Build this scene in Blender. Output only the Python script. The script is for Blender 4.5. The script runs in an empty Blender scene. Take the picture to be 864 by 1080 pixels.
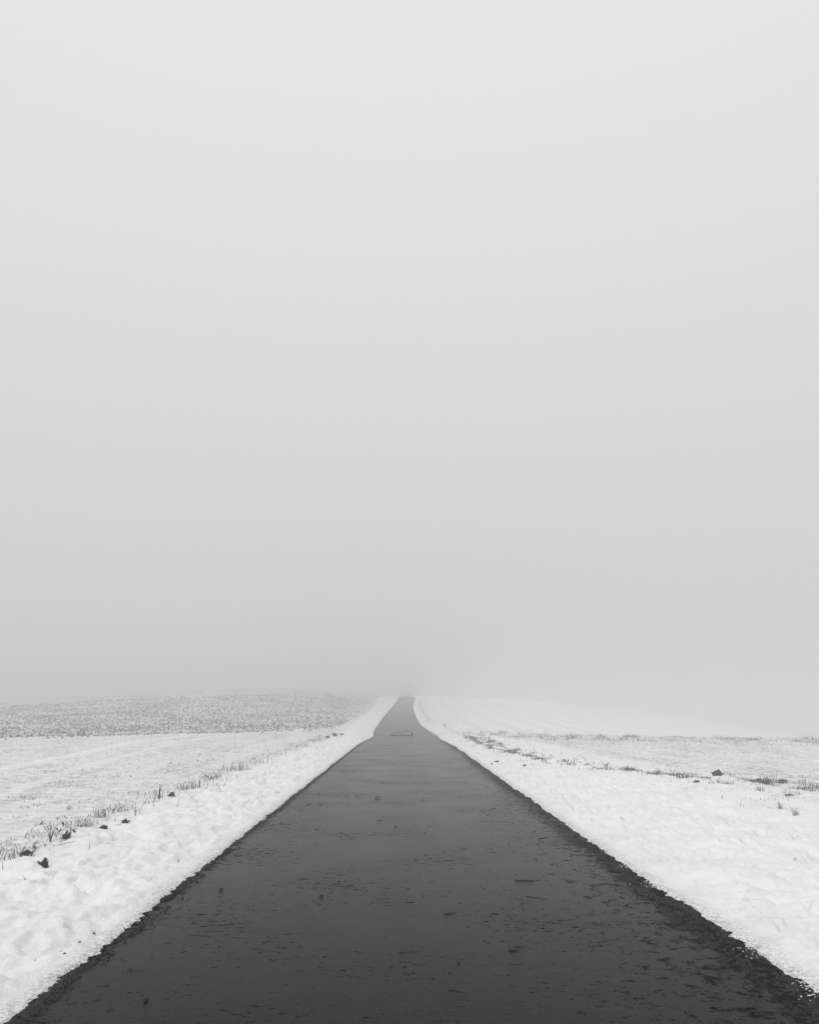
import bpy, bmesh, math, random
import numpy as np
from mathutils import Vector, Matrix

scene = bpy.context.scene
C = scene.collection
R = math.radians

# ------------------------------------------------------------------ camera
CAM_H, F, CX, CY = 1.5, 830.0, 432.0, 540.0          # measured from the photograph (864 px wide)
PITCH = math.atan(208 / F)
YAW = -math.atan(7 / F)
cam_d = bpy.data.cameras.new('camera'); cam = bpy.data.objects.new('camera', cam_d); C.objects.link(cam)
cam_d.sensor_fit = 'HORIZONTAL'; cam_d.sensor_width = 36.0; cam_d.lens = 36.0 * F / 864.0
cam_d.clip_start = 0.05; cam_d.clip_end = 3000
cam.location = (0, 0, CAM_H)
cam.rotation_euler = (R(90) + PITCH, 0, YAW)
scene.camera = cam
scene.render.resolution_x = 819; scene.render.resolution_y = 1024

# ------------------------------------------------------------------ sky, sun, exposure
SUN_EL, SUN_AZ = R(45), R(225)
world = bpy.data.worlds.new('World'); scene.world = world; world.use_nodes = True
nt = world.node_tree; nt.nodes.clear()
def N(t, typ, **kw):
    n = t.nodes.new(typ)
    for k, v in kw.items(): setattr(n, k, v)
    return n
sky = N(nt, 'ShaderNodeTexSky', sky_type='NISHITA', sun_disc=False)
sky.sun_elevation = SUN_EL; sky.sun_rotation = SUN_AZ; sky.dust_density = 6.0; sky.air_density = 1.0
bw = N(nt, 'ShaderNodeRGBToBW'); nt.links.new(sky.outputs[0], bw.inputs[0])
tc = N(nt, 'ShaderNodeTexCoord'); sx = N(nt, 'ShaderNodeSeparateXYZ'); nt.links.new(tc.outputs['Generated'], sx.inputs[0])
# overcast cloud deck: brighter towards the zenith
mr = N(nt, 'ShaderNodeMapRange'); mr.inputs['From Min'].default_value = 0.0; mr.inputs['From Max'].default_value = 1.0
SKY_LOW, SKY_TOP, SKY_MIX = 6.25, 9.1, 0.95
mr.inputs['To Min'].default_value = SKY_LOW; mr.inputs['To Max'].default_value = SKY_TOP
nt.links.new(sx.outputs['Z'], mr.inputs['Value'])
mxs = N(nt, 'ShaderNodeMix', data_type='FLOAT'); mxs.inputs[0].default_value = SKY_MIX
nt.links.new(bw.outputs[0], mxs.inputs[2]); nt.links.new(mr.outputs[0], mxs.inputs[3])
bg = N(nt, 'ShaderNodeBackground'); bg.inputs['Strength'].default_value = 0.1
nt.links.new(mxs.outputs[0], bg.inputs['Color'])
wo = N(nt, 'ShaderNodeOutputWorld'); nt.links.new(bg.outputs[0], wo.inputs['Surface'])

sun_d = bpy.data.lights.new('sun', 'SUN'); sun_d.energy = 1.25; sun_d.angle = R(40); sun_d.color = (1.0, 1.0, 1.0)
sun = bpy.data.objects.new('sun', sun_d); C.objects.link(sun)
sun.rotation_euler = (R(90) - SUN_EL, 0, math.pi - SUN_AZ)

vs = scene.view_settings
vs.view_transform = 'Standard'; vs.look = 'None'; vs.gamma = 1.0; vs.use_curve_mapping = False
EXPOSURE = 0.0
vs.exposure = EXPOSURE
scene.cycles.volume_bounces = 5
HAZE = 0.0122

# ------------------------------------------------------------------ helpers
def mark(o, label=None, cat=None, group=None, kind=None):
    for k, v in (('label', label), ('category', cat), ('group', group), ('kind', kind)):
        if v: o[k] = v
    return o

def mesh_obj(name, verts, faces, mat, parent=None, smooth=True):
    me = bpy.data.meshes.new(name)
    if isinstance(verts, np.ndarray):
        verts = np.ascontiguousarray(verts, dtype=np.float32); faces = np.ascontiguousarray(faces, dtype=np.int32)
        k = faces.shape[1]
        me.vertices.add(len(verts)); me.vertices.foreach_set('co', verts.ravel())
        me.loops.add(faces.size); me.loops.foreach_set('vertex_index', faces.ravel())
        me.polygons.add(len(faces)); me.polygons.foreach_set('loop_start', np.arange(0, faces.size, k, dtype=np.int32))
        me.update(calc_edges=True)
    else:
        me.from_pydata(verts, [], faces); me.update()
    me.validate()
    if smooth: me.polygons.foreach_set('use_smooth', np.ones(len(me.polygons), dtype=bool))
    me.materials.append(mat)
    o = bpy.data.objects.new(name, me); C.objects.link(o)
    if parent: o.parent = parent
    return o

def attr(o, name, values):
    a = o.data.attributes.new(name, 'FLOAT', 'POINT'); a.data.foreach_set('value', np.ascontiguousarray(values, dtype=np.float32))

# numpy gradient noise
_rs = np.random.RandomState(7)
_P = _rs.permutation(4096)
_G = _rs.uniform(0, 2 * np.pi, 4096)
def noise(x, y, seed=0):
    x = np.asarray(x, float) + seed * 37.31; y = np.asarray(y, float) + seed * 17.77
    xi = np.floor(x).astype(np.int64); yi = np.floor(y).astype(np.int64); fx = x - xi; fy = y - yi
    def g(ix, iy, dx, dy):
        a = _G[_P[(_P[ix & 4095] + iy) & 4095]]
        return np.cos(a) * dx + np.sin(a) * dy
    u = fx * fx * fx * (fx * (fx * 6 - 15) + 10); v = fy * fy * fy * (fy * (fy * 6 - 15) + 10)
    n00 = g(xi, yi, fx, fy); n10 = g(xi + 1, yi, fx - 1, fy); n01 = g(xi, yi + 1, fx, fy - 1); n11 = g(xi + 1, yi + 1, fx - 1, fy - 1)
    return 1.5 * ((n00 * (1 - u) + n10 * u) * (1 - v) + (n01 * (1 - u) + n11 * u) * v)
def fbm(x, y, octs=4, seed=0, gain=0.5):
    s = 0; a = 1; f = 1
    for k in range(octs):
        s = s + a * noise(x * f, y * f, seed + k); a *= gain; f *= 2.03
    return s
def sstep(a, b, x):
    t = np.clip((np.asarray(x, float) - a) / (b - a), 0, 1); return t * t * (3 - 2 * t)

# ------------------------------------------------------------------ terrain height
def base(x, y):
    """bare terrain: flat near, the road climbs far off, left field swells, right field falls away"""
    x = np.asarray(x, float); y = np.asarray(y, float)
    s = np.clip(y - 50, 0, None); q = np.minimum(s, 80)
    z = 0.017 * q * sstep(0, 12, s) + 0.00030 * q * q + np.clip(s - 80, 0, 110) * 0.020
    fade = 1 - sstep(225, 420, y)
    # left swell
    lx = np.clip(-x - 3, 0, None)
    add = 1.3 * sstep(0, 13, lx) - 1.9 * sstep(24, 62, lx) - 1.5 * sstep(60, 140, lx)
    z = z + add * sstep(55, 110, y)
    z = z - sstep(0, 15, lx) * 4.5 * sstep(118, 185, y)
    # right fall
    rx = np.clip(x - 3, 0, None)
    rr = np.minimum(rx, 90)
    z = z - 0.0017 * rr * rr * sstep(38, 62, y) - 0.02 * np.clip(rx - 90, 0, None) * sstep(38, 62, y)
    return z * fade + (1 - fade) * np.minimum(z, 5.0)

def left_edge(y):
    """x of the road's left border (snow edge), from the photograph"""
    e = -1.93 + 0.0 * y
    bul = 0.30 * np.exp(-((y - 46) / 6.0) ** 2) + 0.05 * sstep(58, 70, y) + 0.50 * sstep(72, 110, y) + 1.0 * sstep(90, 145, y) + 0.55 * sstep(125, 215, y)
    return e + bul + 0.03 * noise(y / 2.1, 3.3, 5) + 0.022 * noise(y / 0.40, 8.3, 6)
def right_edge(y):
    e = 2.16 + 0.10 * sstep(9, 4, y)
    bul = -0.25 * np.exp(-((y - 43) / 6.0) ** 2) - 0.75 * sstep(45, 66, y) - 0.25 * sstep(64, 90, y) + 1.0 * sstep(90, 145, y) - 0.6 * sstep(125, 215, y)
    return e + bul + 0.04 * noise(y / 1.9, 13.3, 7) + 0.028 * noise(y / 0.35, 5.1, 8)

def wheel_track(x, y):
    tx = np.interp(y, [12, 20, 36.5, 47, 55], [-8.2, -9.8, -12.0, -12.2, -11.2])
    return np.exp(-((x - tx) / 0.28) ** 2) + 0.6 * np.exp(-((x - tx - 1.8) / 0.22) ** 2)

def snow_h(x, y):
    """snow surface above the bare terrain; under the road sheet inside the road"""
    x = np.asarray(x, float); y = np.asarray(y, float)
    dl = left_edge(y) - x; dr = x - right_edge(y)
    d = np.maximum(dl, dr)                        # >0 outside the road
    rag = 0.034 * noise(x / 0.11, y / 0.11, 21) + 0.030 * noise(x / 0.045, y / 0.045, 22)
    d2 = d + rag
    lip = -0.05 + 0.060 * sstep(-0.03, 0.035, d2) + 0.045 * sstep(0.0, 0.40, d2) + 0.04 * sstep(0.3, 1.3, d2)
    out = sstep(0.02, 0.35, d2)
    verge = sstep(3.6, 2.2, np.abs(x) - 0.0) * 1.0
    vm = np.where(x < 0, sstep(-4.3, -3.5, x), sstep(6.0, 4.6, x))
    mound = 0.058 * fbm(x / 0.62, y / 0.75, 3, 31) + 0.030 * fbm(x / 0.16, y / 0.16, 3, 35)
    dent = -0.06 * sstep(0.38, 0.62, noise(x / 0.33, y / 0.42, 41)) - 0.055 * sstep(0.22, 0.45, noise(x / 0.15, y / 0.19, 43)) * sstep(-0.2, 0.3, noise(x / 0.9, y / 1.1, 44))
    fieldn = 0.05 * fbm(x / 3.1, y / 3.1, 2, 51) + 0.008 * fbm(x / 0.22, y / 0.3, 3, 55)
    drop = -0.07 * (1 - vm)
    rows = 0.014 * np.sin(2 * np.pi * (x + 0.3 * noise(x / 9, y / 9, 61)) / 0.75) * (1 - vm) * np.where(x > 0, 1, 0.35)
    # wheel track curving over the left field
    tr = wheel_track(x, y)
    track = 0.035 * tr * sstep(-3.9, -5.5, x) * sstep(48, 38, y)
    h = lip + out * (vm * (mound + dent) + (1 - vm) * (fieldn + drop * 0.6 + rows) + track)
    return np.where(d2 > 0.06, np.maximum(h, 0.012 + 0.3 * (h + 0.1) * 0.2), h)

def surf(x, y):
    return float(base(x, y) + snow_h(x, y))
def road_z(x, y):
    return base(x, y) + 0.0 * x

# ------------------------------------------------------------------ pixel of the photograph -> place on the ground
def ray(px, py):
    v = Vector(((px - CX) / F, -(py - CY) / F, -1.0))
    v = cam.rotation_euler.to_matrix() @ v
    return v.normalized()
def at(px, py, road=False):
    v = ray(px, py); f = (lambda x, y: float(road_z(x, y))) if road else surf
    t = 2.0; dt = 0.05
    while t < 250:
        p = Vector((0, 0, CAM_H)) + v * t
        if p.z <= f(p.x, p.y): break
        t += max(dt, t * 0.004)
    lo, hi = t - max(dt, t * 0.004), t
    for _ in range(12):
        m = (lo + hi) / 2; p = Vector((0, 0, CAM_H)) + v * m
        if p.z <= f(p.x, p.y): hi = m
        else: lo = m
    p = Vector((0, 0, CAM_H)) + v * hi
    return Vector((p.x, p.y, f(p.x, p.y)))

# ------------------------------------------------------------------ materials
def new_mat(name):
    m = bpy.data.materials.new(name); m.use_nodes = True
    t = m.node_tree; b = t.nodes['Principled BSDF']; return m, t, b
def tex_noise(t, vec, scale, detail=4, rough=0.55):
    n = N(t, 'ShaderNodeTexNoise'); n.inputs['Scale'].default_value = scale; n.inputs['Detail'].default_value = detail
    n.inputs['Roughness'].default_value = rough; t.links.new(vec, n.inputs['Vector']); return n
def maprange(t, val, a, b, c, d):
    n = N(t, 'ShaderNodeMapRange', interpolation_type='SMOOTHSTEP'); n.inputs['From Min'].default_value = a; n.inputs['From Max'].default_value = b
    n.inputs['To Min'].default_value = c; n.inputs['To Max'].default_value = d; t.links.new(val, n.inputs['Value']); return n.outputs[0]
def mathn(t, op, a, b):
    n = N(t, 'ShaderNodeMath', operation=op)
    for i, v in enumerate((a, b)):
        if isinstance(v, (int, float)): n.inputs[i].default_value = v
        else: t.links.new(v, n.inputs[i])
    return n.outputs[0]
def mixc(t, fac, a, b):
    n = N(t, 'ShaderNodeMix', data_type='RGBA')
    if isinstance(fac, (int, float)): n.inputs[0].default_value = fac
    else: t.links.new(fac, n.inputs[0])
    for i, v in ((6, a), (7, b)):
        if isinstance(v, (int, float)): n.inputs[i].default_value = (v, v, v, 1)
        else: t.links.new(v, n.inputs[i])
    return n.outputs[2]
def mixf(t, fac, a, b):
    n = N(t, 'ShaderNodeMix', data_type='FLOAT')
    if isinstance(fac, (int, float)): n.inputs[0].default_value = fac
    else: t.links.new(fac, n.inputs[0])
    for i, v in ((2, a), (3, b)):
        if isinstance(v, (int, float)): n.inputs[i].default_value = v
        else: t.links.new(v, n.inputs[i])
    return n.outputs[0]
def bump(t, h, strength, dist):
    n = N(t, 'ShaderNodeBump'); n.inputs['Strength'].default_value = strength; n.inputs['Distance'].default_value = dist
    t.links.new(h, n.inputs['Height']); return n
def geo_pos(t): return N(t, 'ShaderNodeNewGeometry').outputs['Position']
def attrn(t, name): return N(t, 'ShaderNodeAttribute', attribute_name=name).outputs['Fac']

# snow: white, dirty only where grit has been thrown on it beside the road and where stubble shows
M_snow, t, b = new_mat('snow')
pos = geo_pos(t)
fine = tex_noise(t, pos, 55, 5, 0.7); med = tex_noise(t, pos, 9, 4, 0.6)
big = tex_noise(t, pos, 1.3, 4, 0.6)
edge = attrn(t, 'edge'); field = attrn(t, 'field')
c0 = mixc(t, maprange(t, big.outputs[0], 0.35, 0.7, 0, 1), 0.83, 0.76)
speck = tex_noise(t, pos, 38, 3, 0.8)
melt = mathn(t, 'MULTIPLY', maprange(t, edge, 0.0, 0.22, 1, 0), maprange(t, speck.outputs[0], 0.42, 0.62, 0, 1))
c1 = mixc(t, mathn(t, 'MULTIPLY', melt, 0.75), c0, 0.20)
fs = tex_noise(t, pos, 5.0, 7, 0.8)
thin = mathn(t, 'MULTIPLY', field, maprange(t, fs.outputs[0], 0.42, 0.58, 0, 1))
c2 = mixc(t, mathn(t, 'MULTIPLY', thin, 0.66), c1, 0.18)
t.links.new(c2, b.inputs['Base Color']); b.inputs['Roughness'].default_value = 0.75
b.inputs['Specular IOR Level'].default_value = 0.25
hh = mathn(t, 'ADD', mathn(t, 'MULTIPLY', fine.outputs[0], 0.35), med.outputs[0])
bn = bump(t, hh, 0.85, 0.03); t.links.new(bn.outputs[0], b.inputs['Normal'])

# ploughed soil half covered with snow
M_plough, t, b = new_mat('snow_dusted_soil')
pos = geo_pos(t)
n1 = tex_noise(t, pos, 6.0, 6, 0.8); n2 = tex_noise(t, pos, 0.25, 3, 0.5)
v = mathn(t, 'ADD', n1.outputs[0], mathn(t, 'MULTIPLY', n2.outputs[0], 0.25))
k = maprange(t, v, 0.575, 0.645, 0, 1)
t.links.new(mixc(t, k, 0.06, 0.80), b.inputs['Base Color']); b.inputs['Roughness'].default_value = 0.9
b.inputs['Specular IOR Level'].default_value = 0.2
bn = bump(t, n1.outputs[0], 0.8, 0.08); t.links.new(bn.outputs[0], b.inputs['Normal'])

# wet asphalt
M_road, t, b = new_mat('wet_asphalt')
pos = geo_pos(t); edge = attrn(t, 'edge')
agg = N(t, 'ShaderNodeTexVoronoi'); agg.inputs['Scale'].default_value = 95; t.links.new(pos, agg.inputs['Vector'])
gr = tex_noise(t, pos, 160, 3, 0.6)
c = mixc(t, gr.outputs[0], 0.003, 0.010)
t.links.new(c, b.inputs['Base Color'])
patch = tex_noise(t, pos, 0.9, 2, 0.5)
mp = N(t, 'ShaderNodeMapping'); mp.inputs['Scale'].default_value = (0.5, 1.0, 1.0); t.links.new(pos, mp.inputs['Vector'])
pit = tex_noise(t, mp.outputs[0], 19, 6, 0.75)
pits = maprange(t, mathn(t, 'ADD', pit.outputs[0], mathn(t, 'ADD', mathn(t, 'MULTIPLY', mathn(t, 'SUBTRACT', patch.outputs[0], 0.5), 0.30), mathn(t, 'MULTIPLY', attrn(t, 'side'), 0.03))), 0.60, 0.68, 0, 0.8)
# crumbled asphalt standing proud of the water film along the borders
brk = tex_noise(t, pos, 7, 8, 0.85)
rim = mathn(t, 'ADD', edge, mathn(t, 'MULTIPLY', mathn(t, 'SUBTRACT', brk.outputs[0], 0.5), 5.0))
rough_zone = maprange(t, rim, 0.72, 1.0, 0, 1)
dry = mathn(t, 'MAXIMUM', pits, rough_zone)
t.links.new(mixf(t, dry, mixf(t, mathn(t, 'ADD', patch.outputs[0], mathn(t, 'MULTIPLY', attrn(t, 'side'), 0.35)), 0.11, 0.24), 0.85), b.inputs['Roughness'])
gr2 = tex_noise(t, pos, 70, 4, 0.8)
t.links.new(mixf(t, dry, maprange(t, gr2.outputs[0], 0.38, 0.60, 0.80, 0.30), 0.0), b.inputs['Specular IOR Level'])
b.inputs['IOR'].default_value = 1.09
rip = tex_noise(t, pos, 26, 6, 0.75)
h1 = mathn(t, 'MULTIPLY', rip.outputs[0], 0.40)
h2 = mathn(t, 'MULTIPLY', agg.outputs['Distance'], mixf(t, dry, 0.05, 1.2))
h3 = mathn(t, 'MULTIPLY', pits, -0.25)
bn = bump(t, mathn(t, 'ADD', mathn(t, 'ADD', h1, h2), h3), 0.35, 0.02); t.links.new(bn.outputs[0], b.inputs['Normal'])

def plain(name, a, c, scale, rough=0.9, spec=0.2):
    m, t, b = new_mat(name); n = tex_noise(t, geo_pos(t), scale, 4, 0.6)
    t.links.new(mixc(t, n.outputs[0], a, c), b.inputs['Base Color']); b.inputs['Roughness'].default_value = rough
    b.inputs['Specular IOR Level'].default_value = spec; return m
M_soil = plain('dark_soil', 0.012, 0.05, 30)
M_clod = plain('field_soil', 0.03, 0.09, 8)
M_grass = plain('dry_grass', 0.04, 0.15, 12, 0.8)
M_dgrass = plain('dark_wet_grass', 0.02, 0.08, 14, 0.8)
M_twig = plain('wet_bark', 0.012, 0.04, 60, 0.6, 0.3)
M_leaf = plain('rotten_leaf', 0.012, 0.045, 50, 0.6, 0.3)
M_grit = plain('wet_grit', 0.010, 0.04, 40, 0.8, 0.2)
M_pale = plain('pale_stone', 0.12, 0.3, 40, 0.8, 0.2)

# ------------------------------------------------------------------ ground sheets
def grid(xs, ys):
    X, Y = np.meshgrid(xs, ys)
    nx, ny = len(xs), len(ys)
    i = np.arange(nx * ny).reshape(ny, nx)
    f = np.stack([i[:-1, :-1], i[:-1, 1:], i[1:, 1:], i[1:, :-1]], -1).reshape(-1, 4)
    return X, Y, f
def spread(a, b, d0, g):
    """points from a to b, step d0 growing by factor g"""
    out = [a]; d = d0
    while out[-1] < b: out.append(out[-1] + d); d *= g
    return out
inner = list(np.arange(-4.6, -1.3, 0.018)) + list(np.arange(-1.3, 1.5, 0.4)) + list(np.arange(1.5, 5.2, 0.018))
outr = spread(5.2, 480, 0.022, 1.018); outl = [-v for v in spread(4.6, 480, 0.022, 1.018)][::-1]
xs = np.array(outl[:-1] + inner + outr)
ys = np.array(list(np.arange(-20, 2, 1.0)) + list(np.arange(2, 3.5, 0.06)) + spread(3.5, 480, 0.018, 1.0052))
X, Y, f = grid(xs, ys)
Z = base(X, Y) + snow_h(X, Y)
ground = mesh_obj('snowy_ground', np.stack([X, Y, Z], -1).reshape(-1, 3), f, M_snow)
mark(ground, kind='structure')
d = np.maximum(left_edge(Y) - X, X - right_edge(Y)); attr(ground, 'edge', np.clip(d, -1, 3).ravel())
fieldmask = np.where(X < 0, sstep(-3.4, -4.4, X), sstep(6.0, 7.6, X + 0.03 * (Y - 15)))
fieldmask = fieldmask * (0.55 + 0.45 * sstep(-0.2, 0.5, fbm(X / 1.5, Y / 6.0, 3, 81)))
fieldmask = fieldmask * np.where(X < 0, 1 - np.clip(wheel_track(X, Y), 0, 1) * sstep(58, 50, Y), 1)
rowm = sstep(0.2, 0.9, np.sin(2 * np.pi * (X + 0.5 * noise(X / 12, Y / 25, 83)) / 2.4)) * np.where((X > 3) & (Y > 48), 1, 0)
fieldmask = np.where(X > 3, fieldmask * (1 - sstep(46, 50, Y)) + sstep(46, 50, Y) * (0.10 + 0.34 * rowm), fieldmask) * sstep(2.8, 3.4, np.abs(X))
attr(ground, 'field', fieldmask.ravel())
print('ground verts', len(ground.data.vertices))

# road
rx = np.arange(-3.0, 3.01, 0.12); ry = np.array(list(np.arange(-20, 3, 1.0)) + spread(3, 300, 0.12, 1.006))
X, Y, f = grid(rx, ry); Z = base(X, Y) + 0.0015 * fbm(X / 1.3, Y / 1.6, 2, 91)
road = mesh_obj('wet_road', np.stack([X, Y, Z], -1).reshape(-1, 3), f, M_road); mark(road, kind='structure')
dl = X - left_edge(Y); dr = right_edge(Y) - X
el = 0.75 * (1 - sstep(0.0, 0.14, dl)) + 0.35 * (1 - sstep(0, 0.7, dl)); er = (0.60 * (1 - sstep(0.0, 1.9, dr)) + 0.45 * (1 - sstep(0, 0.35, dr))) * (0.84 + 0.30 * sstep(12, 4.5, Y)) * (1 - 0.5 * sstep(18, 40, Y))
attr(road, 'edge', np.maximum(el * 0.95, er).ravel())
attr(road, 'side', (1 - sstep(-0.2, 2.2, np.minimum(dl, dr))).ravel())

# ploughed field on the left
def plough_y(x):
    return np.where(x > -25, 64.5 + 1.05 * x, 38.2 + 0.35 * (x + 25)) + 1.5 * noise(x / 4.0, 0.5, 71) + 1.6 * noise(x / 0.9, 0.5, 72)
def plough_h(X, Y):
    """height of the ploughed surface over the bare terrain"""
    V = Y - plough_y(X); lim = 4.5 - 1.3 * sstep(60, 100, Y)
    edgefade = np.minimum(sstep(0, 1.2, V), sstep(0, 0.8, -X - lim))
    rel = 0.16 * np.abs(fbm(X / 0.5, Y / 0.5, 4, 75, 0.62)) + 0.05 * np.sin(2 * np.pi * (X + 0.12 * Y) / 0.8)
    return -0.06 + edgefade * (0.15 + rel)
u = -np.array(spread(0.0, 300, 0.12, 1.010)); v = np.array(spread(0, 330, 0.12, 1.010))
U, V = np.meshgrid(u, v)
lim0 = 4.5 - 1.3 * sstep(60, 100, plough_y(U) + V)
X = U - lim0 + 0.4 * noise(V / 5, 2.2, 73) * sstep(0.5, 4, -U); Y = plough_y(X) + V
i = np.arange(U.size).reshape(U.shape); f = np.stack([i[:-1, :-1], i[1:, :-1], i[1:, 1:], i[:-1, 1:]], -1).reshape(-1, 4)
Z = base(X, Y) + plough_h(X, Y)
pf = mesh_obj('ploughed_field', np.stack([X, Y, Z], -1).reshape(-1, 3), f, M_plough); mark(pf, kind='structure')
print('plough verts', len(pf.data.vertices))
def plough_z(x, y): return base(x, y) + plough_h(x, y)

# ------------------------------------------------------------------ soft stuff built as single meshes
rng = np.random.RandomState(11)
def blade_field(name, X, Y, H, W, mat, zf, lean=0.5):
    """many curved grass blades in one mesh: 3 cross-sections of two points and a tip"""
    n = len(X); a = rng.uniform(0, 2 * np.pi, n); ln = rng.normal(0, lean, (n, 2)) * H[:, None]
    Z = zf(X, Y) - 0.012
    wx = np.cos(a) * W / 2; wy = np.sin(a) * W / 2
    V = []
    for k, (fr, wd) in enumerate(((0, 1.0), (0.45, 0.8), (0.8, 0.5))):
        ox = ln[:, 0] * fr ** 1.7; oy = ln[:, 1] * fr ** 1.7; z = Z + H * fr
        V += [np.stack([X + ox - wx * wd, Y + oy - wy * wd, z], -1), np.stack([X + ox + wx * wd, Y + oy + wy * wd, z], -1)]
    V.append(np.stack([X + ln[:, 0], Y + ln[:, 1], Z + H], -1))
    V = np.stack(V, 1).reshape(-1, 3); o = (np.arange(n) * 7)[:, None]
    F = np.concatenate([o + np.array([a_]) for a_ in ((0, 1, 3), (0, 3, 2), (2, 3, 5), (2, 5, 4), (4, 5, 6))])
    ob = mesh_obj(name, V, F, mat, smooth=False); return mark(ob, kind='stuff')
def zsnow(x, y): return base(x, y) + snow_h(x, y)

def lump_field(name, X, Y, S, mat, zf, sink=0.3):
    """many rough little lumps in one mesh (distorted octahedra split once)"""
    bm = bmesh.new(); bmesh.ops.create_icosphere(bm, subdivisions=1, radius=1.0)
    P = np.array([v.co[:] for v in bm.verts]); T = np.array([[v.index for v in fc.verts] for fc in bm.faces]); bm.free()
    n = len(X); k = len(P)
    D = P[None] * rng.uniform(0.6, 1.35, (n, k, 1))
    D = D * np.stack([rng.uniform(0.7, 1.5, n), rng.uniform(0.7, 1.5, n), rng.uniform(0.45, 0.9, n)], -1)[:, None, :] * S[:, None, None]
    D[:, :, 0] += X[:, None]; D[:, :, 1] += Y[:, None]; D[:, :, 2] += (zf(X, Y) + S * 0.5 * (1 - 2 * sink))[:, None]
    F = (T[None] + (np.arange(n) * k)[:, None, None]).reshape(-1, 3)
    return mark(mesh_obj(name, D.reshape(-1, 3), F, mat, smooth=False), kind='stuff')

# grass line where the left verge meets the field
n = 3600
Y = 6.5 + (rng.rand(n) ** 1.6) * 40; clump = noise(Y / 0.7, 0.3, 101)
keep = rng.rand(n) < sstep(-0.25, 0.6, clump) ; Y = Y[keep]; n = len(Y)
X = -3.95 + 0.15 * noise(Y / 3, 7, 102) + rng.normal(0, 0.13 + 0.005 * Y, n)
H = rng.uniform(0.05, 0.15, n) * (0.6 + 0.8 * sstep(-0.3, 0.5, noise(Y / 1.3, 4.4, 103)))
blade_field('verge_grass', X, Y, H, rng.uniform(0.004, 0.009, n) * (1 + Y / 30), M_grass, zsnow, 0.45)
# stubble poking out of the left field
n = 36000
Y = 7 + (rng.rand(n) ** 1.5) * 48; X = -4.2 - rng.rand(n) ** 1.2 * 0.55 * Y
keep = (rng.rand(n) < 0.06 + 0.94 * sstep(0.05, 0.6, fbm(X / 0.8, Y / 0.9, 4, 105))) & (wheel_track(X, Y) < 0.3); X, Y = X[keep], Y[keep]; n = len(X)
blade_field('field_stubble', X, Y, rng.uniform(0.015, 0.06, n), rng.uniform(0.004, 0.011, n) * (1 + Y / 25), M_grass, zsnow, 0.7)
# right verge line, bending away from the road, and the strip further off
pts = [at(*p) for p in ((497, 777), (525, 788), (552, 797), (590, 805), (632, 811), (690, 816), (760, 822), (842, 831), (900, 838))]
def along(pts, n, w):
    seg = [(pts[i + 1] - pts[i]).length for i in range(len(pts) - 1)]; cs = np.concatenate([[0], np.cumsum(seg)])
    s = rng.rand(n) * cs[-1]
    x = np.interp(s, cs, [p.x for p in pts]); y = np.interp(s, cs, [p.y for p in pts])
    return x + rng.normal(0, w, n), y + rng.normal(0, w * 1.6, n), s
X, Y, s = along(pts, 26000, 0.32)
keep = rng.rand(len(X)) < sstep(-0.05, 0.5, fbm(X / 0.55, Y / 0.9, 4, 107)); X, Y = X[keep], Y[keep]; n = len(X)
blade_field('verge_grass', X, Y, rng.uniform(0.02, 0.10, n) * (0.6 + 1.2 * sstep(0.1, 0.7, noise(X / 0.3, Y / 0.5, 119))), rng.uniform(0.006, 0.012, n) * (1 + Y / 30), M_dgrass, zsnow, 0.6)
pts3 = [at(*p) for p in ((455, 762), (449, 754), (444, 746), (442, 740))]
X, Y, s = along(pts3, 420, 0.2)
blade_field('verge_grass', X, Y, rng.uniform(0.05, 0.16, len(X)), rng.uniform(0.015, 0.03, len(X)), M_grass, zsnow, 0.5)
pts2 = [at(*p) for p in ((495, 773), (540, 775.5), (600, 777.5), (700, 779), (845, 781), (900, 782))]
X, Y, s = along(pts2, 24000, 1.7)
keep = rng.rand(len(X)) < 0.03 + 0.97 * sstep(0.0, 0.5, fbm(X / 0.9, Y / 1.3, 4, 108)); X, Y, s = X[keep], Y[keep], s[keep]; n = len(X)
blade_field('far_grass_strip', X, Y, rng.uniform(0.02, 0.12, n) * (0.6 + 1.9 * sstep(0.1, 0.7, noise(X / 0.7, Y / 0.9, 118))), rng.uniform(0.012, 0.028, n), M_grass, zsnow, 0.6)
# stubble on the right between the two lines
n = 22000
Y = 12 + rng.rand(n) * 34; X = 5.0 + rng.rand(n) * (0.52 * Y)
keep = rng.rand(n) < 0.1 + 0.9 * sstep(0.1, 0.5, fbm(X / 1.2, Y / 1.2, 3, 109)); X, Y = X[keep], Y[keep]; n = len(X)
blade_field('field_stubble', X, Y, rng.uniform(0.015, 0.05, n), rng.uniform(0.004, 0.010, n) * (1 + Y / 25), M_grass, zsnow, 0.7)
# soil clods sticking out of the ploughed field
n = 36000
X = -4.6 - rng.rand(n) ** 0.9 * 60; V = rng.rand(n) ** 1.5 * 66 - 4; Y = plough_y(X) + V
keep = (V > 0) | (rng.rand(n) < 0.5 * (1 + V / 4) ** 2); X, Y = X[keep], Y[keep]; n = len(X)
lump_field('ploughed_clods', X, Y, rng.uniform(0.02, 0.08, n), M_clod, lambda x, y: np.maximum(plough_z(x, y), zsnow(x, y)), 0.2)
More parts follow.
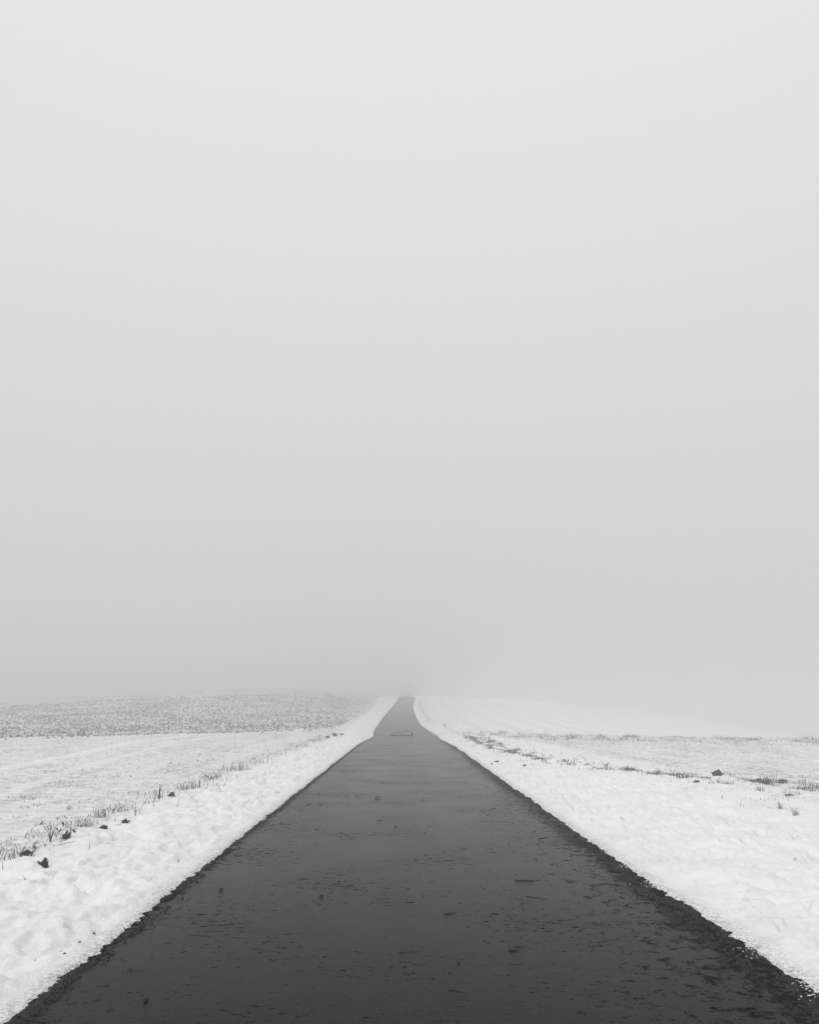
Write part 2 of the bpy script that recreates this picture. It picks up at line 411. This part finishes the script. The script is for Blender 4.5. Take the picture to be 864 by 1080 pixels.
# loose grit and crumbs along the snow edges of the road
def grit(side, n, y1, w, s0, s1, mat, name, p=2.2):
    Y = 3.6 + rng.rand(n) ** p * (y1 - 3.6)
    d = np.abs(rng.normal(0, w, n)) - 0.02
    X = (left_edge(Y) + d) if side < 0 else (right_edge(Y) - d)
    keep = rng.rand(n) < sstep(-0.4, 0.4, noise(X / 0.12, Y / 0.3, 111)); X, Y = X[keep], Y[keep]
    lump_field(name, X, Y, rng.uniform(s0, s1, len(X)), mat, lambda x, y: base(x, y) + 0.0, 0.25)
grit(-1, 9000, 40, 0.05, 0.003, 0.011, M_grit, 'road_edge_grit')
grit(1, 16000, 40, 0.13, 0.003, 0.011, M_grit, 'road_edge_grit')
# crumbs of snow broken off on the right border
n = 900; Y = 3.9 + rng.rand(n) ** 1.5 * 5; X = right_edge(Y) + 0.02 - np.abs(rng.normal(0, 0.05, n)); kp = noise(Y / 0.35, 0.7, 131) > 0.25; X, Y = X[kp], Y[kp]; n = len(X)
lump_field('snow_crumbs', X, Y, rng.uniform(0.002, 0.007, n), M_snow, lambda x, y: base(x, y), 0.1)

# ------------------------------------------------------------------ things, one by one
def thing(name, loc, rz, label, cat, group=None):
    o = bpy.data.objects.new(name, None); C.objects.link(o); o.empty_display_size = 0.05
    o.location = loc; o.rotation_euler = (0, 0, rz); return mark(o, label, cat, group)

def tube(bm, pts, r0, r1, sides=6):
    rings = []
    for i, p in enumerate(pts):
        p = Vector(p); q = Vector(pts[min(i + 1, len(pts) - 1)]); o = Vector(pts[max(i - 1, 0)])
        d = (q - o).normalized(); a = d.orthogonal().normalized(); c = d.cross(a)
        r = r0 + (r1 - r0) * i / (len(pts) - 1)
        rings.append([bm.verts.new(p + a * (r * math.cos(2 * math.pi * k / sides)) + c * (r * math.sin(2 * math.pi * k / sides))) for k in range(sides)])
    for A, B in zip(rings, rings[1:]):
        for k in range(sides): bm.faces.new((A[k], A[(k + 1) % sides], B[(k + 1) % sides], B[k]))
    bm.faces.new(rings[0][::-1]); bm.faces.new(rings[-1])
def bm_obj(name, bm, mat, parent=None, smooth=True):
    bmesh.ops.recalc_face_normals(bm, faces=bm.faces)
    me = bpy.data.meshes.new(name); bm.to_mesh(me); bm.free(); me.materials.append(mat)
    if smooth:
        for p in me.polygons: p.use_smooth = True
    o = bpy.data.objects.new(name, me); C.objects.link(o)
    if parent: o.parent = parent
    return o

def tuft_bm(rnd, n, h, r, lean=0.5, w=0.006):
    bm = bmesh.new()
    if n < 10: r = 0.002
    for _ in range(n):
        a = rnd.uniform(0, 6.283); q = rnd.random() ** 0.6 * r; hh = h * rnd.uniform(0.22, 1.0)
        x0, y0 = math.cos(a) * q, math.sin(a) * q; b_ = rnd.uniform(0, 6.283); L = hh * abs(rnd.gauss(0, lean))
        ww = w * rnd.uniform(0.6, 1.3); ta = rnd.uniform(0, 6.283); droop = rnd.random() < 0.3
        rings = []
        for fr in (0, 0.3, 0.6, 0.85, 1.0):
            z = -0.02 + hh * (fr if not droop else math.sin(fr * 2.3) / 1.0)
            ox, oy = x0 + math.cos(b_) * L * fr ** 1.8, y0 + math.sin(b_) * L * fr ** 1.8
            wd = ww * (1 - 0.85 * fr) / 2
            rings.append([bm.verts.new((ox + math.cos(ta + k * 2.094) * wd * (1 if k else 1.4), oy + math.sin(ta + k * 2.094) * wd, z)) for k in range(3)])
        for A, B in zip(rings, rings[1:]):
            for k in range(3): bm.faces.new((A[k], A[(k + 1) % 3], B[(k + 1) % 3], B[k]))
    bm2 = bmesh.ops.create_icosphere(bm, subdivisions=2, radius=1.0)['verts']        # matted root crown
    cr = 0.011 if n < 10 else r * (1.0 if n < 26 else 0.55)
    for v in bm2: v.co = Vector((v.co.x * cr * rnd.uniform(0.6, 1.2), v.co.y * cr * rnd.uniform(0.6, 1.2), v.co.z * 0.012 - 0.011))
    return bm
def grass_tuft(px, py, h, r, n, label, group, mat=M_grass, lean=0.4, seed=0, w=0.006):
    rnd = random.Random(seed + px * 13 + py); p = at(px, py)
    if n < 26: r *= 0.4
    o = bm_obj('grass_tuft', tuft_bm(rnd, n, h, r, lean, w), mat); o.location = p - Vector((0, 0, 0.0))
    return mark(o, label, 'grass tuft', group)

def clod_bm(rnd, s, flat=0.6, sub=4):
    bm = bmesh.new(); bmesh.ops.create_icosphere(bm, subdivisions=sub, radius=s)
    o = Vector((rnd.uniform(-50, 50), rnd.uniform(-50, 50), 0))
    from mathutils import noise as mn
    for v in bm.verts:
        d = v.co.normalized()
        k = max(0.25, 0.9 + 0.8 * mn.noise(d * 1.7 + o) + 0.7 * mn.noise(d * 4 + o) + 0.4 * mn.noise(d * 9 + o))
        v.co = Vector((v.co.x * 1.15, v.co.y, v.co.z * flat)) * k
    return bm
def clod(px, py, s, label, group, flat=0.7, name='soil_clod', cat='soil clod', road_=False, mat=M_soil):
    rnd = random.Random(px * 7 + py); p = at(px, py, road_)
    o = bm_obj(name, clod_bm(rnd, s, flat), mat, smooth=False); o.location = p + Vector((0, 0, s * flat * 0.35)); o.rotation_euler = (0, 0, rnd.uniform(0, 6.28))
    return mark(o, label, cat, group)

def leaf_bm(L, W, curl=0.3, seed=0):
    rnd = random.Random(seed); bm = bmesh.new(); nl, nw = 9, 4; top, bot = [], []
    for i in range(nl + 1):
        u_ = i / nl; wd = W * math.sin(math.pi * min(1, u_ * 0.93 + 0.05)) ** 0.8 * (1 + 0.25 * math.sin(i * 2.4 + seed))
        rt, rb = [], []
        for j in range(-nw, nw + 1):
            q = j / nw; z = 0.002 + curl * W * q * q + curl * L * 0.2 * (u_ - 0.4) ** 2 + rnd.uniform(-1, 1) * 0.04 * W
            rt.append(bm.verts.new((L * (u_ - 0.5), wd * q / 2, z + 0.0012))); rb.append(bm.verts.new((L * (u_ - 0.5), wd * q / 2, z)))
        top.append(rt); bot.append(rb)
    for i in range(nl):
        for j in range(2 * nw):
            bm.faces.new((top[i][j], top[i][j + 1], top[i + 1][j + 1], top[i + 1][j])); bm.faces.new((bot[i][j], bot[i + 1][j], bot[i + 1][j + 1], bot[i][j + 1]))
        for j in (0, 2 * nw): bm.faces.new((top[i][j], top[i + 1][j], bot[i + 1][j], bot[i][j]))
    return bm
def leaf(px, py, L, W, rz, label, group, road_=True, curl=0.5, lift=0.0):
    p = at(px, py, road_) + Vector((0, 0, lift)); o = thing('dead_leaf', p, rz, label, 'leaf', group)
    bm_obj('leaf_blade', leaf_bm(L, W, curl, int(px)), M_leaf, o)
    bm = bmesh.new(); tube(bm, [(L * 0.46, 0, 0.006), (L * 0.62, 0.004, 0.005), (L * 0.85, 0.012, 0.004)], 0.0016, 0.001, 5); bm_obj('leaf_stalk', bm, M_twig, o)
    return o

def twig(px, py, L, rz, label, group, road_=True, r=0.005, bend=0.08, forks=2, name='twig', cat='twig', tilt=0.0):
    rnd = random.Random(int(px * 31 + py)); p = at(px, py, road_); o = thing(name, p, rz, label, cat, group)
    bm = bmesh.new(); pts = []
    for i in range(9):
        u_ = i / 8; pts.append((L * (u_ - 0.5), bend * L * math.sin(u_ * 3.0 + 0.3) + rnd.uniform(-1, 1) * 0.012 * L, r * 0.4 + tilt * L * u_ + abs(rnd.gauss(0, 0.003)) * L))
    tube(bm, pts, r, r * 0.45); bm_obj('stem', bm, M_twig, o)
    for k in range(forks):
        i = rnd.choice((2, 3, 4, 5, 6)); b0 = Vector(pts[i]); s_ = rnd.choice((-1, 1)); q = L * rnd.uniform(0.15, 0.3)
        bm = bmesh.new(); tube(bm, [b0, b0 + Vector((q * 0.5, s_ * q * 0.35, 0.1 * q)), b0 + Vector((q, s_ * q * 0.55, 0.16 * q))], r * 0.55, r * 0.3, 5)
        bm_obj('side_twig', bm, M_twig, o)
    return o

def weed(px, py, h, label, group, n=4, seed=0):
    """withered plant: bent stems with drooping leaves"""
    rnd = random.Random(seed); p = at(px, py); o = thing('withered_weed', p, rnd.uniform(0, 6), label, 'weed', group)
    for k in range(n):
        a = k * 6.283 / n + rnd.uniform(-0.5, 0.5); hh = h * rnd.uniform(0.6, 1); out = hh * rnd.uniform(0.3, 0.9)
        pts = []
        for i in range(8):
            u_ = i / 7; pts.append((math.cos(a) * out * u_ ** 1.3, math.sin(a) * out * u_ ** 1.3, -0.02 + hh * math.sin(u_ * rnd.uniform(2.0, 2.5))))
        bm = bmesh.new(); tube(bm, pts, 0.0036, 0.0018, 5); bm_obj('stem', bm, M_twig, o)
        if rnd.random() > 0.45 and k: continue
        e = Vector(pts[-1 if rnd.random() < .5 else -2]); lf = bm_obj('leaf', leaf_bm(0.040, 0.014, 0.9, seed * 9 + k), M_leaf, o)
        lf.location = e; lf.rotation_euler = (rnd.uniform(-0.6, 0.6), rnd.uniform(0.5, 1.3), a)
    return o

# --- left verge: dark clods
GC = 'dark lumps lying along the left snow verge'
clod(46, 914, 0.034, 'black upright lump alone on the white snow below the left grass line', GC, 1.3)
clod(27, 902, 0.042, 'dark clod tangled in grass, leftmost lump at the edge of the left verge', GC)
clod(132, 868, 0.034, 'round black clod on the snow with a thin twig leaning on it', GC, 0.9)
clod(109, 874, 0.035, 'small dark clod in the grass line just left of the clod with the twig', GC)
clod(69, 883, 0.03, 'small dark clod between withered weeds in the left grass line', GC, 0.9)
clod(181, 839, 0.045, 'dark clod in the left grass line just right of the tall upright tuft', GC)
clod(353, 776, 0.12, 'biggest of three far dark clods where the left verge nears the ploughed field', GC)
clod(346, 778, 0.08, 'far small clod left of the biggest far clod beside the ploughed field', GC)
clod(360, 775, 0.08, 'far small clod right of the biggest far clod beside the ploughed field', GC)
twig(127, 870, 0.13, R(215), 'thin dark twig leaning against the round black clod on the left verge', None, False, 0.004, 0.1, 1)
twig(68, 893, 0.22, R(35), 'long bent twig lying in the grass below the withered weeds at left', None, False, 0.004, 0.12, 2, tilt=0.2)
# --- left verge: weeds and tufts
GW = 'withered weeds in the left grass line'
weed(53, 888, 0.22, 'largest withered weed with looping stems at the far left of the grass line', GW, 10, 3)
weed(73, 884, 0.13, 'low withered weed with dark drooping leaves right of the largest weed', GW, 8, 5)
weed(143, 860, 0.10, 'small withered weed on the snow just right of the clod with the twig', GW, 3, 8)
weed(33, 903, 0.10, 'low dark weed sprawling over the leftmost clod', GW, 9, 9)
GT = 'upright grass tufts along the left verge'
grass_tuft(168, 843, 0.26, 0.03, 10, 'tall dark upright grass tuft rising highest from the left grass line', GT, M_dgrass, 0.10, 1, 0.010)
grass_tuft(163, 845, 0.14, 0.03, 8, 'short dark tuft right beside the tall upright tuft', GT, M_dgrass, 0.2, 2, 0.008)
grass_tuft(106, 862, 0.16, 0.10, 34, 'wide pale tuft behind the round black clod on the left', GT, M_grass, 0.5, 3)
grass_tuft(88, 872, 0.15, 0.12, 44, 'dense pale tuft in the left grass line just right of the weeds', GT, M_grass, 0.55, 4)
grass_tuft(128, 852, 0.10, 0.14, 36, 'low pale tuft above the small withered weed', GT, M_grass, 0.4, 5)
grass_tuft(196, 832, 0.14, 0.22, 50, 'long low tuft in the left grass line right of its dark clod', GT, M_grass, 0.35, 6)
grass_tuft(225, 821, 0.16, 0.25, 50, 'long pale tuft further along the left grass line, halfway to the far clods', GT, M_grass, 0.35, 7, 0.009)
grass_tuft(252, 812, 0.20, 0.30, 50, 'far tuft on the left grass line with a few taller stalks', GT, M_grass, 0.35, 8, 0.010)
grass_tuft(73, 854, 0.09, 0.10, 22, 'small lone tuft in the snowy field above the left grass line', GT, M_grass, 0.6, 9)
grass_tuft(24, 842, 0.08, 0.14, 22, 'small low tuft in the field at the left side of the picture', GT, M_grass, 0.6, 10)
GS = 'single stalks poking through the left snow verge'
grass_tuft(94, 896, 0.12, 0.006, 2, 'single leaning stalk standing in clean snow below the grass line', GS, M_dgrass, 0.15, 11, 0.008)
grass_tuft(27, 927, 0.06, 0.006, 2, 'short dark stalk in the snow below the upright black lump', GS, M_dgrass, 0.5, 12, 0.008)
grass_tuft(172, 930, 0.10, 0.01, 2, 'thin bent stalk on the left snow verge close to the dark road border', GS, M_dgrass, 0.6, 13, 0.005)
grass_tuft(159, 929, 0.08, 0.01, 3, 'pale thin stalk just left of the bent stalk near the road', GS, M_grass, 0.3, 14, 0.004)
grass_tuft(188, 908, 0.06, 0.02, 5, 'tiny pale sprig on the left snow verge above the bent stalk', GS, M_grass, 0.6, 15, 0.004)
grass_tuft(37, 1014, 0.045, 0.008, 4, 'tiny forked sprig in the snow near the lower left corner', GS, M_grass, 0.6, 16, 0.0025)
# --- crumbs of dirt on the left verge
GD = 'dark crumbs on the snow in the lower left'
for (x_, y_, s_, l_) in ((99, 985, 0.009, 'small dark crumb on the snow, highest of four in the lower left'),
                         (84, 994, 0.008, 'round dark crumb on the snow, second highest in the lower left'),
                         (64, 1004, 0.006, 'tiny dark crumb on the snow, leftmost in the lower left'),
                         (68, 1006, 0.008, 'flat dark crumb on the snow just right of the leftmost crumb')):
    clod(x_, y_, s_, l_, GD, 0.5, 'dirt_crumb', 'crumb')

# --- right side
GR = 'dark clods on the right snowfield'
clod(757, 818, 0.085, 'largest round dark clod in the right grass line', GR, 0.9)
clod(800, 823, 0.06, 'flat dark clod right of the round clod in the right grass line', GR, 0.35)
clod(826, 824, 0.055, 'flat dark clod closest to the right side of the picture', GR, 0.4)
clod(735, 825, 0.05, 'small dark clod left of and below the round clod on the right', GR, 0.5)
clod(553, 808, 0.035, 'small dark lump alone on the right snow verge', GR, 0.7)
clod(524, 804, 0.045, 'dark lump on the right verge near the road, upper of two', GR, 0.6)
clod(519, 806, 0.03, 'tiny dark lump just left of the upper one on the right verge', GR, 0.6)
GG = 'grass tufts in the right grass line and beyond it'
grass_tuft(725, 820, 0.16, 0.25, 46, 'bushy tuft left of the round dark clod on the right', GG, M_dgrass, 0.5, 21, 0.008)
grass_tuft(690, 817, 0.14, 0.22, 40, 'low tuft in the right grass line left of the bushy tuft', GG, M_grass, 0.5, 22, 0.008)
grass_tuft(772, 818, 0.12, 0.25, 36, 'pale tuft right beside the round dark clod on the right', GG, M_grass, 0.6, 23, 0.008)
grass_tuft(760, 826, 0.10, 0.25, 46, 'dark matted tuft just below the round dark clod', GG, M_dgrass, 0.7, 24, 0.008)
grass_tuft(800, 824, 0.07, 0.30, 70, 'dark matted grass round the flat clod on the right', GG, M_dgrass, 0.9, 41, 0.010)
grass_tuft(828, 825, 0.07, 0.30, 70, 'dark matted grass round the clod nearest the right side of the picture', GG, M_dgrass, 0.9, 42, 0.010)
grass_tuft(801, 834, 0.15, 0.10, 30, 'dark upright tuft below the flat clod on the right', GG, M_dgrass, 0.35, 25, 0.008)
grass_tuft(835, 838, 0.10, 0.25, 46, 'dark matted tuft below the rightmost clod', GG, M_dgrass, 0.7, 26, 0.008)
grass_tuft(824, 853, 0.20, 0.10, 18, 'pale tuft with long thin stalks at the right below the clods', GG, M_grass, 0.75, 27, 0.006)
grass_tuft(840, 860, 0.16, 0.09, 24, 'grass tuft with spread blades at the right side, below the long thin stalks', GG, M_grass, 0.95, 28, 0.006)
grass_tuft(812, 853, 0.06, 0.12, 16, 'low sprawling tuft just left of the long thin stalks', GG, M_grass, 0.8, 29, 0.006)
grass_tuft(781, 850, 0.10, 0.02, 4, 'lone thin sprig in snow left of the long thin stalks', GG, M_grass, 0.4, 30, 0.005)
grass_tuft(762, 842, 0.08, 0.10, 9, 'sparse pale sprigs in snow below the matted tuft', GG, M_grass, 0.5, 31, 0.005)
grass_tuft(838, 908, 0.08, 0.02, 5, 'forked twiggy sprig alone on the right snow verge', GG, M_dgrass, 0.9, 32, 0.004)
grass_tuft(804, 892, 0.04, 0.02, 5, 'tiny sprig on the right snow verge above and left of the forked one', GG, M_dgrass, 0.6, 33, 0.004)
grass_tuft(531, 774, 0.35, 0.3, 26, 'tallest tuft at the near end of the far grass strip', GG, M_dgrass, 0.3, 34, 0.02)
grass_tuft(470, 768, 0.45, 0.35, 9, 'two dark leaning stalks on the far right verge beside the road', GG, M_dgrass, 0.6, 35, 0.03)

# --- on the road
GL = 'leaves and scraps lying on the wet road'
twig(553.5, 929, 0.17, R(0), 'straight dark twig lying crosswise on the wet road', 'twigs on the wet road', True, 0.006, 0.02, 1)
twig(566, 947, 0.19, R(-32), 'thin twig lying slantwise on the road just below the straight twig', 'twigs on the wet road', True, 0.0035, 0.03, 1)
twig(143, 1024, 0.10, R(0), 'short thin twig on the lower left of the road beside a pebble', 'twigs on the wet road', True, 0.0025, 0.02, 0)
twig(482, 1046, 0.10, R(-20), 'thin curved pale twig at the bottom of the road', 'twigs on the wet road', True, 0.002, 0.12, 0)
twig(430, 1005, 0.12, R(12), 'very thin bent twig on the road left of the leaf pair', 'twigs on the wet road', True, 0.0022, 0.12, 0)
leaf(473, 963.5, 0.075, 0.04, R(5), 'dark flat leaf near the middle of the road, left of the slanting twig', GL, curl=0.08)
leaf(541, 1002, 0.06, 0.045, R(10), 'lower of two dark leaves lying together on the road', GL, curl=0.08)
leaf(547, 998, 0.055, 0.03, R(-10), 'upper and smaller of two dark leaves lying together on the road', GL, curl=0.08)
leaf(339, 946.5, 0.035, 0.022, R(20), 'small dark leaf on the left half of the road', GL, curl=0.6)
leaf(400, 865.5, 0.09, 0.05, R(0), 'dark leaf further up the middle of the road, lower of three', GL, curl=0.08)
leaf(398, 843, 0.09, 0.05, R(15), 'dark leaf furthest up the middle of the road, lower of a close pair', GL, curl=0.08)
leaf(398, 840.5, 0.08, 0.05, R(-15), 'dark leaf furthest up the middle of the road, upper of a close pair', GL, curl=0.08)
leaf(233, 939, 0.04, 0.025, R(0), 'small leaf near the left border of the road', GL, curl=0.5)
GP = 'pebbles and lumps on the road'
clod(551, 953, 0.008, 'tiny pebble left of the slanting twig on the road', GP, 0.8, 'pebble', 'pebble', True, M_grit)
clod(137, 1023.5, 0.008, 'pebble touching the short thin twig on the lower left of the road', GP, 0.9, 'pebble', 'pebble', True, M_grit)
clod(154, 1056, 0.011, 'dark lump on the road close to the bottom of the picture', GP, 0.7, 'pebble', 'pebble', True, M_grit)
clod(60, 1046, 0.018, 'flat dark lump on the road at the lower left border', GP, 0.4, 'pebble', 'pebble', True, M_grit)
clod(484, 1016, 0.007, 'tiny pebble in the lower middle of the road', GP, 0.9, 'pebble', 'pebble', True, M_grit)
clod(417, 872, 0.010, 'tiny pebble in the middle of the road, above the leaves', GP, 0.9, 'pebble', 'pebble', True, M_grit)
clod(497, 805.5, 0.035, 'far dark stone on the right border of the road, left one of two', GP, 0.6, 'pebble', 'stone', True, M_grit)
clod(503, 807, 0.030, 'far dark stone on the right border of the road, right one of two', GP, 0.6, 'pebble', 'stone', True, M_grit)

# bent branch lying across the far road
p = at(427, 776, True); o = thing('fallen_branch', p, 0, 'curved branch lying in a loop across the far end of the road', 'branch')
k = p.y / 850.0
def loc(x_, z_): return ((x_ - 427) * k, (776 - z_) * k * 14, 0)
bm = bmesh.new(); tube(bm, [(-0.9, 0, 0.02), (-0.45, 0.02, 0.03), (0, 0, 0.02), (0.3, 0.02, 0.02), (0.42, 0.05, 0.03)], 0.030, 0.02, 6); bm_obj('stem', bm, M_twig, o)
bm = bmesh.new(); tube(bm, [(0.42, 0.05, 0.03), (0.44, 0.2, 0.14), (0.36, 0.35, 0.22), (0.20, 0.45, 0.24), (0.02, 0.45, 0.31), (-0.14, 0.45, 0.27), (-0.24, 0.4, 0.22), (-0.27, 0.3, 0.18), (-0.18, 0.25, 0.08), (-0.12, 0.2, 0.02)], 0.036, 0.018, 6); bm_obj('side_branch', bm, M_twig, o)
bm = bmesh.new(); tube(bm, [(-0.24, 0.4, 0.22), (-0.42, 0.5, 0.20), (-0.6, 0.5, 0.16), (-0.75, 0.6, 0.05)], 0.026, 0.02, 6); bm_obj('side_branch', bm, M_twig, o)
bm = bmesh.new(); tube(bm, [(0.36, 0.05, 0.03), (0.46, 0.1, 0.09), (0.44, 0.2, 0.14)], 0.05, 0.035, 6); bm_obj('knot', bm, M_twig, o)
# pile of twigs at the far right border
for i, (x_, y_, L_, a_) in enumerate(((455, 778, 0.9, 20), (462, 782, 1.1, -15), (468, 783, 0.7, 50))):
    twig(x_, y_, L_, R(a_), ('upper twig', 'long middle twig', 'short lower twig')[i] + ' of the dark pile at the far right border of the road', 'pile of twigs at the far right border of the road', False, 0.022, 0.08, 3)

# ------------------------------------------------------------------ haze: one closed box of even fog
zlo = float(ground.data.vertices and min(v.co.z for v in ground.data.vertices)) - 1.0
me_top = 8.0
bm = bmesh.new(); bmesh.ops.create_cube(bm, size=1.0)
for v in bm.verts: v.co = Vector((v.co.x * 1010, 230 + v.co.y * 560, (zlo + me_top) / 2 + v.co.z * (me_top - zlo)))
me = bpy.data.meshes.new('haze'); bm.to_mesh(me); bm.free()
m = bpy.data.materials.new('haze'); m.use_nodes = True; t = m.node_tree; t.nodes.clear()
pv = N(t, 'ShaderNodeVolumePrincipled'); pv.inputs['Color'].default_value = (0.95, 0.95, 0.95, 1); pv.inputs['Density'].default_value = HAZE; pv.inputs['Anisotropy'].default_value = 0.82
oo = N(t, 'ShaderNodeOutputMaterial'); t.links.new(pv.outputs[0], oo.inputs['Volume'])
me.materials.append(m); hz = bpy.data.objects.new('haze', me); C.objects.link(hz); mark(hz, kind='stuff')
